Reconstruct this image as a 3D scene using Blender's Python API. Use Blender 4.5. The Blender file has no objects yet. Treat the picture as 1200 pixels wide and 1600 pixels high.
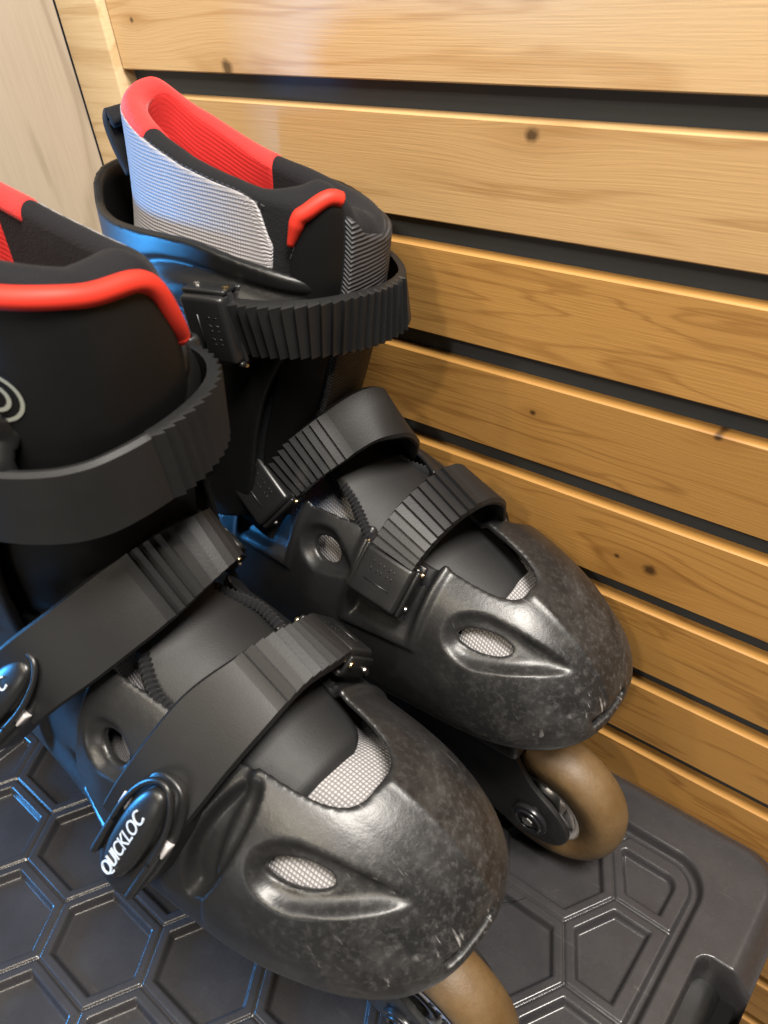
import bpy, bmesh, math, random
import numpy as np
from mathutils import Matrix, Vector
random.seed(4); rng = np.random.default_rng(4)
S = bpy.context.scene
COL = S.collection
R = math.radians

# ------------------------------------------------------------------ camera, world, lights
def cam_axes(w, p, r):
    fwd = np.array([np.sin(w)*np.cos(p), np.cos(w)*np.cos(p), -np.sin(p)])
    right = np.array([np.cos(w), -np.sin(w), 0]); down = -np.cross(right, fwd)
    return np.array([np.cos(r)*right+np.sin(r)*down, -np.sin(r)*right+np.cos(r)*down, fwd])
AX = cam_axes(-0.76950135, 0.65929432, 0.1278525)
cd = bpy.data.cameras.new('camera'); cam = bpy.data.objects.new('camera', cd); COL.objects.link(cam)
m = Matrix.Identity(4)
for i in range(3):
    m[i][0] = AX[0][i]; m[i][1] = -AX[1][i]; m[i][2] = -AX[2][i]
m[0][3], m[1][3], m[2][3] = 0, -.25, .3804
cam.matrix_world = m
cd.sensor_fit = 'VERTICAL'; cd.sensor_height = 32; cd.lens = 1241.77/1600*32
cd.clip_start = .01; cd.clip_end = 50
cd.dof.use_dof = True; cd.dof.focus_distance = .33; cd.dof.aperture_fstop = 16
S.camera = cam
S.view_settings.view_transform = 'Standard'; S.view_settings.look = 'None'
S.view_settings.exposure = 0; S.view_settings.gamma = 1

w = bpy.data.worlds.new('World'); S.world = w; w.use_nodes = True
bg = w.node_tree.nodes['Background']; bg.inputs[0].default_value = (.75, .85, 1, 1); bg.inputs[1].default_value = .025

def area(name, loc, aim, size, power, color, sy=None):
    l = bpy.data.lights.new(name, 'AREA'); l.energy = power; l.color = color; l.size = size
    if sy: l.shape = 'RECTANGLE'; l.size_y = sy
    o = bpy.data.objects.new(name, l); COL.objects.link(o); o.location = loc
    o.rotation_euler = (Vector(aim)-Vector(loc)).to_track_quat('-Z', 'Y').to_euler()
    return o
area('spot_lamp', (.14, -.90, 1.0), (-.15, -.05, .15), .05, 5.0, (1, .86, .66))
area('spot_lamp', (-.33, -.85, 1.1), (-.15, -.05, .15), .05, 3.0, (1, .88, .70))
area('ceiling_panel_lamp', (.32, -.22, 1.15), (-.12, -.12, .15), .36, 33, (1, .94, .86), .28)
area('added_edge_light', (-.30, -.62, 1.20), (-.16, -.10, .15), 1.0, 6, (1, .93, .84), .07)  # added unseen strip, shaped to draw highlights along the slat edges
area('room_light', (-.10, -1.60, .38), (-.12, -.1, .15), .5, 3.0, (1, .95, .90), .3)
area('window_light', (-.80, -.52, .17), (-.22, -.14, .16), .20, 10, (.06, .40, 1), .18)

# ------------------------------------------------------------------ materials
def mat(name, color=(.5,.5,.5), rough=.5, metal=0, spec=.5, **kw):
    mt = bpy.data.materials.new(name); mt.use_nodes = True
    b = mt.node_tree.nodes['Principled BSDF']
    b.inputs['Base Color'].default_value = (*color, 1); b.inputs['Roughness'].default_value = rough
    b.inputs['Metallic'].default_value = metal; b.inputs['Specular IOR Level'].default_value = spec
    for k, v in kw.items(): b.inputs[k.replace('_', ' ')].default_value = v
    return mt
class NT:
    def __init__(s, mt): s.t = mt.node_tree; s.b = s.t.nodes['Principled BSDF']
    def n(s, typ, **kw):
        x = s.t.nodes.new(typ)
        for k, v in kw.items():
            setattr(x, k, v)
        return x
    def l(s, a, b): s.t.links.new(a, b)
    def coord(s, kind='Object'): return s.n('ShaderNodeTexCoord').outputs[kind]
    def mapping(s, v, scale=(1,1,1), rot=(0,0,0), loc=(0,0,0)):
        x = s.n('ShaderNodeMapping'); s.l(v, x.inputs[0]); x.inputs['Scale'].default_value = scale
        x.inputs['Rotation'].default_value = rot; x.inputs['Location'].default_value = loc; return x.outputs[0]
    def noise(s, v, scale, detail=4, rough=.55, dist=0):
        x = s.n('ShaderNodeTexNoise'); s.l(v, x.inputs['Vector']); x.inputs['Scale'].default_value = scale
        x.inputs['Detail'].default_value = detail; x.inputs['Roughness'].default_value = rough
        x.inputs['Distortion'].default_value = dist; return x.outputs['Fac']
    def math(s, op, a, b=None, c=None):
        x = s.n('ShaderNodeMath', operation=op)
        for i, v in enumerate((a, b, c)):
            if v is None: continue
            if isinstance(v, (int, float)): x.inputs[i].default_value = v
            else: s.l(v, x.inputs[i])
        return x.outputs[0]
    def sep(s, v):
        x = s.n('ShaderNodeSeparateXYZ'); s.l(v, x.inputs[0]); return x.outputs
    def comb(s, a, b, c):
        x = s.n('ShaderNodeCombineXYZ')
        for i, v in enumerate((a, b, c)):
            if isinstance(v, (int, float)): x.inputs[i].default_value = v
            else: s.l(v, x.inputs[i])
        return x.outputs[0]
    def ramp(s, v, stops, interp='LINEAR'):
        x = s.n('ShaderNodeValToRGB'); s.l(v, x.inputs[0]); e = x.color_ramp.elements; x.color_ramp.interpolation = interp
        while len(e) < len(stops): e.new(.5)
        for i, (p, c) in enumerate(stops):
            e[i].position = p; e[i].color = (*c, 1) if not isinstance(c, (int, float)) else (c, c, c, 1)
        return x.outputs[0]
    def mix(s, f, a, b, mode='MIX'):
        x = s.n('ShaderNodeMix', data_type='RGBA', blend_type=mode)
        for i, v in ((0, f), (6, a), (7, b)):
            if isinstance(v, (int, float)): x.inputs[i].default_value = v
            elif isinstance(v, tuple): x.inputs[i].default_value = (*v, 1)
            else: s.l(v, x.inputs[i])
        return x.outputs[2]
    def bump(s, h, strength=.3, dist=.001, prev=None):
        x = s.n('ShaderNodeBump'); s.l(h, x.inputs['Height']); x.inputs['Strength'].default_value = strength
        x.inputs['Distance'].default_value = dist
        if prev: s.l(prev, x.inputs['Normal'])
        return x.outputs[0]
    def set(s, name, v): s.l(v, s.b.inputs[name])

def plastic(name, base=.022, rough=.40, scuff=0., grain=.25, tint=(1, 1, 1.03), dirt=False, nose=None):
    mt = mat(name, rough=rough); t = NT(mt); o = t.coord()
    n1 = t.noise(o, 45, 5, .6); n2 = t.noise(o, 1500, 2)
    col = t.mix(n1, tuple(base*.8*c for c in tint), tuple(base*1.25*c for c in tint))
    rg = t.math('MULTIPLY_ADD', n1, .18, rough-.09)
    if scuff:
        # fine directional scratches + rubbed patches
        sc = None
        for k, (rot, sc_, th) in enumerate((((.3, .5, .6), (26, 190, 60), .675), ((1.1, -.4, -.5), (12, 520, 60), .67), ((-.6, .2, 1.4), (40, 130, 90), .685), ((.2, 1.2, 2.2), (16, 300, 90), .68))):
            v = t.mapping(o, sc_, rot, (k*1.7, k*.9, 0))
            a = t.ramp(t.noise(v, 1.5, 4, .55), [(th, 0.), (th+.035, 1.)])
            sc = a if sc is None else t.math('MAXIMUM', sc, a)
        patch = t.ramp(t.noise(o, 60, 6, .65), [(.46, 0.), (.66, 1.)])
        z = t.sep(o)[2]; x = t.sep(o)[0]
        near = t.math('MULTIPLY_ADD', x, 14.0, .62)            # more wear toward the toe
        if nose: low = t.math('SMOOTH_MIN', 1.0, t.math('MAXIMUM', near, .08))
        else: low = t.math('ADD', near, 0)
        near = t.math('MINIMUM', t.math('MAXIMUM', near, .05), 1.0)
        region = t.ramp(t.noise(o, 46, 3, .6), [(.48, .0), (.64, 1.)])
        f = t.math('MULTIPLY', t.math('MULTIPLY', t.math('MULTIPLY', sc, near), region), scuff)
        f2 = t.math('MULTIPLY', t.math('MULTIPLY', patch, near), scuff*.11)
        fine = t.ramp(t.noise(o, 420, 4, .7), [(.5, 0.), (.72, 1.)])
        f2 = t.math('ADD', f2, t.math('MULTIPLY', t.math('MULTIPLY', fine, near), scuff*.16))
        col = t.mix(t.math('MINIMUM', t.math('ADD', f, f2), 1.), col, (.22, .215, .21))
        rg = t.math('ADD', rg, t.math('MULTIPLY', f2, .5))
    t.set('Base Color', col); t.set('Roughness', rg)
    bp = t.bump(n2, grain*.25, .0004)
    if scuff: bp = t.bump(t.noise(o, 160, 5, .7), .14*scuff, .0012, bp)
    t.set('Normal', bp)
    return mt

def weave(name, dark, light, pitch=(1.7, 1.7), uv=True, rough=.6, strength=1., sheen=0.):
    mt = mat(name, rough=rough); t = NT(mt)
    if uv: s_ = t.sep(t.coord('UV')); u, v = s_[0], s_[1]
    else:
        s_ = t.sep(t.coord()); u = t.math('MULTIPLY', s_[0], 1000.); v = t.math('MULTIPLY', t.math('SUBTRACT', s_[2], t.math('ABSOLUTE', s_[1])), 1000.)
    wob = t.noise(t.coord(), 60, 3)
    a = t.math('ABSOLUTE', t.math('SINE', t.math('ADD', t.math('MULTIPLY', u, math.pi/pitch[0]), t.math('MULTIPLY', wob, 2.))))
    b = t.math('ABSOLUTE', t.math('SINE', t.math('ADD', t.math('MULTIPLY', v, math.pi/pitch[1]), t.math('MULTIPLY', wob, 2.))))
    h = t.math('MULTIPLY', t.math('POWER', a, .6), t.math('POWER', b, .8))
    n = t.noise(t.coord(), 900, 3)
    col = t.ramp(h, [(.25, dark), (.75, light)])
    col = t.mix(t.math('MULTIPLY', n, .35), col, tuple(c*.5 for c in light))
    t.set('Base Color', col); t.set('Normal', t.bump(h, strength, .0006))
    if sheen: t.b.inputs['Sheen Weight'].default_value = sheen; t.b.inputs['Sheen Roughness'].default_value = .4
    return mt

def cloth(name, color, rough=.85, sheen=.2, sc=1400):
    mt = mat(name, rough=rough, spec=.25); t = NT(mt); o = t.coord()
    n1 = t.noise(o, 30, 4); n2 = t.noise(o, sc, 2)
    t.set('Base Color', t.mix(n1, tuple(c*.8 for c in color), tuple(min(1, c*1.15) for c in color)))
    t.set('Normal', t.bump(n2, .5, .0006, t.bump(n1, .3, .004)))
    t.b.inputs['Sheen Weight'].default_value = sheen; t.b.inputs['Sheen Roughness'].default_value = .5
    return mt

def wood(name, light, dark, knots=(), axis='x', rough=.42, seed=0., freq=1., coat=.04):
    mt = mat(name, rough=rough); t = NT(mt); s_ = t.sep(t.coord())
    L, H = (s_[0], s_[2]) if axis == 'x' else (s_[2], s_[1])
    D = s_[1] if axis == 'x' else s_[0]
    hh = H; kmask = None; kcore = None
    for (kx, kz, kr) in knots:
        dx = t.math('DIVIDE', t.math('SUBTRACT', L, kx), 2.4); dz = t.math('SUBTRACT', H, kz)
        d2 = t.math('ADD', t.math('MULTIPLY', dx, dx), t.math('MULTIPLY', dz, dz))
        g = t.math('EXPONENT', t.math('MULTIPLY', d2, -1/(2*(kr*2.6)**2)))
        hh = t.math('ADD', hh, t.math('MULTIPLY', t.math('MULTIPLY', g, dz), -.75))
        ddx = t.math('DIVIDE', t.math('SUBTRACT', L, kx), 1.15)
        dn = t.math('SQRT', t.math('ADD', t.math('MULTIPLY', ddx, ddx), t.math('MULTIPLY', dz, dz)))
        dn = t.math('ADD', dn, t.math('MULTIPLY', t.math('SUBTRACT', t.noise(t.coord(), 260, 3), .5), kr*.8))
        core = t.ramp(t.math('DIVIDE', dn, kr), [(.35, 1.), (1., 0.)])
        halo = t.math('MULTIPLY', t.math('EXPONENT', t.math('MULTIPLY', d2, -1/(2*(kr*1.6)**2))), .5)
        kcore = core if kcore is None else t.math('MAXIMUM', kcore, core)
        kmask = halo if kmask is None else t.math('MAXIMUM', kmask, halo)
    v = t.comb(t.math('MULTIPLY', L, 1.), t.math('ADD', t.math('MULTIPLY', D, 6.), seed), t.math('MULTIPLY', hh, 9.))
    big = t.noise(v, 5., 3, .5, .6)
    g1 = t.math('SINE', t.math('ADD', t.math('MULTIPLY', big, 46.*freq), t.math('MULTIPLY', hh, 190.*freq)))
    v2 = t.comb(t.math('MULTIPLY', L, 14.), t.math('MULTIPLY', D, 100.), t.math('ADD', t.math('MULTIPLY', hh, 700.), seed*3))
    fine = t.noise(v2, 1.6, 4, .65)
    v3 = t.comb(t.math('MULTIPLY', L, 5.), seed, t.math('MULTIPLY', hh, 26.))
    blot = t.noise(v3, 2.2, 3, .5)
    f = t.math('ADD', t.math('MULTIPLY', t.math('POWER', t.math('MULTIPLY_ADD', g1, .5, .5), 7.0), .58), t.math('MULTIPLY', t.math('SUBTRACT', fine, .5), 1.0))
    f = t.math('ADD', f, t.math('MULTIPLY', t.math('SUBTRACT', blot, .5), .55))
    if kmask is not None: f = t.math('ADD', f, kmask)
    f = t.math('MINIMUM', t.math('MAXIMUM', f, 0.), 1.)
    col = t.mix(f, light, dark)
    if kcore is not None: col = t.mix(kcore, col, tuple(c*.28 for c in dark))
    t.set('Base Color', col)
    t.set('Roughness', t.math('MULTIPLY_ADD', fine, .2, rough-.1))
    t.set('Normal', t.bump(fine, .22, .0006))
    t.b.inputs['Coat Weight'].default_value = coat; t.b.inputs['Coat Roughness'].default_value = .4
    return mt

M = {}
M['shell'] = plastic('scuffed_black_plastic', .010, .37, scuff=1.0)
M['cuff'] = plastic('black_plastic', .005, .42, scuff=.12)
M['strap'] = plastic('black_strap_rubber', .008, .48, grain=.4, scuff=.15)
M['buckle'] = plastic('black_buckle_plastic', .009, .36, scuff=.15)
M['frame'] = plastic('black_frame', .009, .42, scuff=.3)
M['lid'] = plastic('dark_crate_plastic', .027, .27, grain=.5, tint=(1, .97, 1.04), scuff=.10)
M['metal'] = mat('steel', (.6, .58, .55), .3, 1)
M['brass'] = mat('yellow_zinc_steel', (.75, .6, .35), .25, 1)
M['blackmetal'] = mat('black_bolt', (.02, .02, .022), .25, .3)
M['greybit'] = mat('light_grey_plastic', (.42, .40, .40), .5)
M['mesh'] = weave('grey_mesh_fabric', (.13, .127, .13), (.33, .315, .315), (1.25, 1.4), strength=.6)
M['mesh_panel'] = weave('silver_mesh_fabric', (.23, .225, .235), (.43, .41, .43), (1.25, 1.3), strength=.5)
M['rib'] = weave('ribbed_black_fabric', (.008, .008, .009), (.040, .040, .045), (60., 1.6), strength=1.)
M['redlining'] = weave('ribbed_red_lining', (.50, .014, .013), (.63, .022, .020), (60., 1.9), strength=.18, rough=.75)
M['black_cloth'] = cloth('black_liner_cloth', (.004, .004, .0055), sheen=.04)
M['red_cloth'] = cloth('red_collar_cloth', (.64, .024, .022), sheen=.15)
M['red_pipe'] = mat('red_piping_vinyl', (.50, .026, .014), .58, spec=.3)
M['shield'] = plastic('black_tongue_shield', .005, .45, grain=.2)
M['tongue'] = plastic('black_tongue_rubber', .009, .55, grain=.5)
M['thread'] = mat('dark_grey_thread', (.035, .035, .04), .6)
for k_, v_ in (('strap', .32), ('shield', .25), ('tongue', .3), ('cuff', .4)): M[k_].node_tree.nodes['Principled BSDF'].inputs['Specular IOR Level'].default_value = v_
M['dark'] = mat('inner_black', (.003, .003, .0035), .9, spec=.1)
M['logo'] = mat('grey_print', (.22, .23, .20), .6)
M['white_print'] = mat('pale_print', (.42, .46, .50), .6)
mt = mat('dusty_amber_wheel', (.3, .2, .1), .5); t = NT(mt); o = t.coord()
n1 = t.noise(o, 55, 6, .65); n2 = t.noise(o, 260, 4, .7)
t.set('Base Color', t.mix(t.math('MULTIPLY', n2, .7), t.ramp(n1, [(.3, (.085, .042, .010)), (.7, (.15, .092, .036))]), (.075, .050, .024)))
t.set('Roughness', t.math('MULTIPLY_ADD', n1, .3, .42)); t.set('Normal', t.bump(n2, .35, .0008))
t.b.inputs['Subsurface Weight'].default_value = .12; t.b.inputs['Subsurface Radius'].default_value = (.01, .005, .002)
M['wheel'] = mt

# ------------------------------------------------------------------ object helpers (millimetres in, metres out)
def link(name, me, material, parent=None, smooth=True):
    o = bpy.data.objects.new(name, me); COL.objects.link(o)
    if material is not None and len(me.materials) == 0: me.materials.append(material)
    if smooth: me.polygons.foreach_set('use_smooth', [True]*len(me.polygons))
    if parent is not None: o.parent = parent
    return o
def props(o, label=None, cat=None, group=None, kind=None):
    for k, v in (('label', label), ('category', cat), ('group', group), ('kind', kind)):
        if v: o[k] = v
    return o
def raw(name, V, F, uv=None):
    me = bpy.data.meshes.new(name)
    V = np.asarray(V, dtype=np.float32)/1000.
    me.from_pydata(V.tolist(), [], F if isinstance(F, list) else F.tolist())
    if uv is not None:
        lay = me.uv_layers.new(name='UVMap'); idx = np.zeros(len(me.loops), dtype=np.int32)
        me.loops.foreach_get('vertex_index', idx); lay.data.foreach_set('uv', np.asarray(uv, dtype=np.float32)[idx].ravel())
    me.update(); return me
def grid_faces(n, m, close_u=False, close_v=False, flip=False):
    F = []
    for i in range(n if close_u else n-1):
        for j in range(m if close_v else m-1):
            a, b, c, d = i*m+j, ((i+1) % n)*m+j, ((i+1) % n)*m+(j+1) % m, i*m+(j+1) % m
            F.append((a, d, c, b) if flip else (a, b, c, d))
    return F
def sharp(me, ang=35):
    try: me.set_sharp_from_angle(angle=R(ang))
    except Exception: pass
def bevel_box(name, size, material, parent, loc=(0,0,0), axes=None, bev=1.2, seg=3, shape=None):
    """box (sx,sy,sz) bevelled, oriented by 3 axis vectors, in mm"""
    bm = bmesh.new(); bmesh.ops.create_cube(bm, size=1)
    for v in bm.verts:
        v.co = Vector((v.co.x*size[0], v.co.y*size[1], v.co.z*size[2]))
    if shape: shape(bm)
    bmesh.ops.bevel(bm, geom=bm.edges[:], offset=bev, segments=seg, profile=.5, affect='EDGES')
    A = Matrix.Identity(3)
    if axes is not None:
        for i in range(3):
            for k in range(3): A[k][i] = axes[i][k]
    for v in bm.verts:
        v.co = (A @ v.co + Vector(loc))/1000
    if A.determinant() < 0: bmesh.ops.reverse_faces(bm, faces=bm.faces[:])
    me = bpy.data.meshes.new(name); bm.to_mesh(me); bm.free(); sharp(me, 50)
    return link(name, me, material, parent)
def cyl(name, r, h, axis, loc, material, parent, seg=32, bev=.6, r2=None):
    bm = bmesh.new(); bmesh.ops.create_cone(bm, cap_ends=True, segments=seg, radius1=r, radius2=r if r2 is None else r2, depth=h)
    es = [e for e in bm.edges if abs(e.verts[0].co.z-e.verts[1].co.z) < 1e-6]
    if bev: bmesh.ops.bevel(bm, geom=es, offset=bev, segments=2, profile=.5, affect='EDGES')
    q = Vector((0, 0, 1)).rotation_difference(Vector(axis).normalized()).to_matrix()
    for v in bm.verts: v.co = (q @ v.co + Vector(loc))/1000
    me = bpy.data.meshes.new(name); bm.to_mesh(me); bm.free(); sharp(me, 40)
    return link(name, me, material, parent)
def tube(name, P, r, material, parent, n=10, closed=False, cap=True):
    P = np.asarray(P, float); N = len(P)
    T = np.roll(P, -1, 0)-np.roll(P, 1, 0) if closed else np.gradient(P, axis=0)
    T /= np.linalg.norm(T, axis=1)[:, None]
    rr = np.broadcast_to(np.asarray(r, float), (N,))
    up = np.array([.13, .2, .97]); V = []
    for i in range(N):
        a = np.cross(T[i], up); a /= np.linalg.norm(a); b = np.cross(T[i], a); up = -b if i == 0 else up
        for k in range(n):
            th = 2*np.pi*k/n; V.append(P[i]+rr[i]*(np.cos(th)*a+np.sin(th)*b))
    F = grid_faces(N, n, closed, True)
    if cap and not closed: F += [tuple(range(n)), tuple((N-1)*n+k for k in reversed(range(n)))]
    return link(name, raw(name, V, F), material, parent)
def resample(P, n):
    P = np.asarray(P, float)
    Q = [P[0]]
    # catmull-rom
    E = np.vstack([2*P[0]-P[1], P, 2*P[-1]-P[-2]])
    out = []
    for i in range(1, len(E)-2):
        for t_ in np.linspace(0, 1, 24, endpoint=False):
            a, b, c, d = E[i-1], E[i], E[i+1], E[i+2]
            out.append(.5*((2*b)+(-a+c)*t_+(2*a-5*b+4*c-d)*t_**2+(-a+3*b-3*c+d)*t_**3))
    out.append(P[-1]); out = np.array(out)
    s = np.r_[0, np.cumsum(np.linalg.norm(np.diff(out, axis=0), axis=1))]
    q = np.linspace(0, s[-1], n)
    return np.stack([np.interp(q, s, out[:, k]) for k in range(out.shape[1])], 1), s[-1]
def sm(x, xs, ys):
    xs = np.asarray(xs, float); ys = np.asarray(ys, float); x = np.clip(x, xs[0], xs[-1])
    h = np.diff(xs); dl = np.diff(ys)/h; mm = np.zeros_like(ys); mm[0] = dl[0]; mm[-1] = dl[-1]
    for i in range(1, len(ys)-1):
        if dl[i-1]*dl[i] > 0: mm[i] = 2*dl[i-1]*dl[i]/(dl[i-1]+dl[i])
    i = np.clip(np.searchsorted(xs, x)-1, 0, len(h)-1); t_ = (x-xs[i])/h[i]
    return ((2*t_**3-3*t_**2+1)*ys[i]+(t_**3-2*t_**2+t_)*h[i]*mm[i]+(-2*t_**3+3*t_**2)*ys[i+1]+(t_**3-t_**2)*h[i]*mm[i+1])
def sstep(x, a, b):
    t_ = np.clip((x-a)/(b-a), 0, 1); return t_*t_*(3-2*t_)
def smax(a, b, k):
    h = np.clip(.5-.5*(b-a)/k, 0, 1); return b*(1-h)+a*h+k*h*(1-h)
def smin(a, b, k): return -smax(-a, -b, k)

def surface_nets(F, org, h):
    ins = F < 0
    nx, ny, nz = F.shape
    c = np.zeros((nx-1, ny-1, nz-1), dtype=np.uint8)
    for i in (0, 1):
        for j in (0, 1):
            for k in (0, 1): c += ins[i:nx-1+i, j:ny-1+j, k:nz-1+k]
    act = (c > 0) & (c < 8); I, J, K = np.nonzero(act)
    idx = -np.ones(act.shape, dtype=np.int64); idx[I, J, K] = np.arange(len(I))
    acc = np.zeros((len(I), 3)); cnt = np.zeros(len(I))
    for ax in range(3):
        o1, o2 = [a for a in range(3) if a != ax]
        for p in (0, 1):
            for q in (0, 1):
                off = [0, 0, 0]; off[o1] = p; off[o2] = q; off2 = off[:]; off2[ax] = 1
                a = F[I+off[0], J+off[1], K+off[2]].astype(float); b = F[I+off2[0], J+off2[1], K+off2[2]].astype(float)
                cr = (a < 0) != (b < 0); t_ = np.where(cr, a/np.where(cr, a-b, 1), 0)
                pos = np.zeros((len(I), 3)); pos[:, o1] = p; pos[:, o2] = q; pos[:, ax] = t_
                acc += pos*cr[:, None]; cnt += cr
    V = (np.stack([I, J, K], 1)+acc/cnt[:, None])*h+np.asarray(org)
    Q = []
    for ax in range(3):
        o1, o2 = (ax+1) % 3, (ax+2) % 3
        sl = [slice(0, None)]*3
        A = ins[tuple(slice(0, -1) if a == ax else slice(None) for a in range(3))]
        B = ins[tuple(slice(1, None) if a == ax else slice(None) for a in range(3))]
        e = A != B
        sl1 = [slice(None)]*3; sl1[o1] = slice(1, -1); sl1[o2] = slice(1, -1)
        em = np.zeros_like(e); em[tuple(sl1)] = e[tuple(sl1)]
        P = np.stack(np.nonzero(em), 1)
        fl = A[P[:, 0], P[:, 1], P[:, 2]]
        def g(d1, d2):
            q = P.copy(); q[:, o1] -= d1; q[:, o2] -= d2; return idx[q[:, 0], q[:, 1], q[:, 2]]
        q = np.stack([g(1, 1), g(0, 1), g(0, 0), g(1, 0)], 1)
        q[~fl] = q[~fl][:, ::-1]; Q.append(q)
    return V, np.vstack(Q)

# ------------------------------------------------------------------ the boot body (local: x forward, m toward the inner side, z up; mm)
def W_(x): return sm(x, [-260,-220,-160,-120,-90,-45,0,40], [38,40,42,45,50,48,45,44])
def C_(x): return sm(x, [-260,-220,-160,-120,-90,-45,0,40], [-1,-2,-4,-5,-6,-5.5,-2,0])
def T_(x): return sm(x, [-260,-180,-150,-110,-80,-45,-20,0,30], [240,240,225,203,190,177,170,165,155])
def B_(x): return sm(x, [-260,-60,0,30], [93,97,104,107])
Z0 = 119.
def tx(x): return np.where(x > -45, (x+45)/72.5, np.where(x < -200, (-200-x)/42., 0.))
def pw(side, z):
    """section exponent: boxy below the widest line, rounder above, roundest on the outer side"""
    return 2.5-(.50-.25*sstep(side, -10, 14))*sstep(z, 117, 138)
def body(x, m, z):
    u = np.abs(m-C_(x))/W_(x); v = np.where(z > Z0, (z-Z0)/(T_(x)-Z0), (Z0-z)/(Z0-B_(x)))
    p = pw(m-C_(x), z)
    return (u**p+np.abs(v)**p+np.abs(tx(x))**2.9)**(1/p)-1
def cast(x, phi, off=0.):
    """point on the body at section x, angle phi (deg, 0 = inner side, 90 = crown)"""
    x = np.asarray(x, float)+0*np.asarray(phi, float); ph = np.radians(np.asarray(phi, float)+0*x)
    cu, sv = np.cos(ph), np.sin(ph); c = C_(x)
    lo = np.zeros_like(x); hi = np.full_like(x, 140.)
    for _ in range(26):
        md = (lo+hi)/2; ins = body(x, c+md*cu, Z0+md*sv) < 0
        lo = np.where(ins, md, lo); hi = np.where(ins, hi, md)
    P = np.stack([x, c+lo*cu, Z0+lo*sv], -1)
    if np.any(off):
        e = .3; g = np.stack([(body(P[...,0]+e*d[0], P[...,1]+e*d[1], P[...,2]+e*d[2])-body(P[...,0]-e*d[0], P[...,1]-e*d[1], P[...,2]-e*d[2])) for d in np.eye(3)], -1)
        P = P+g/np.linalg.norm(g, axis=-1)[..., None]*np.asarray(off)[..., None]
    return P
def frame_at(P):
    e = .3; g = np.array([body(P[0]+e*d[0], P[1]+e*d[1], P[2]+e*d[2])-body(P[0]-e*d[0], P[1]-e*d[1], P[2]-e*d[2]) for d in np.eye(3)])
    n = g/np.linalg.norm(g); a = np.array([1., 0, 0]); a -= n*a@n; a /= np.linalg.norm(a); b = np.cross(n, a)
    if b[2] < 0: b = -b
    return n, a, b       # normal, forward tangent, upward tangent

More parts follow.
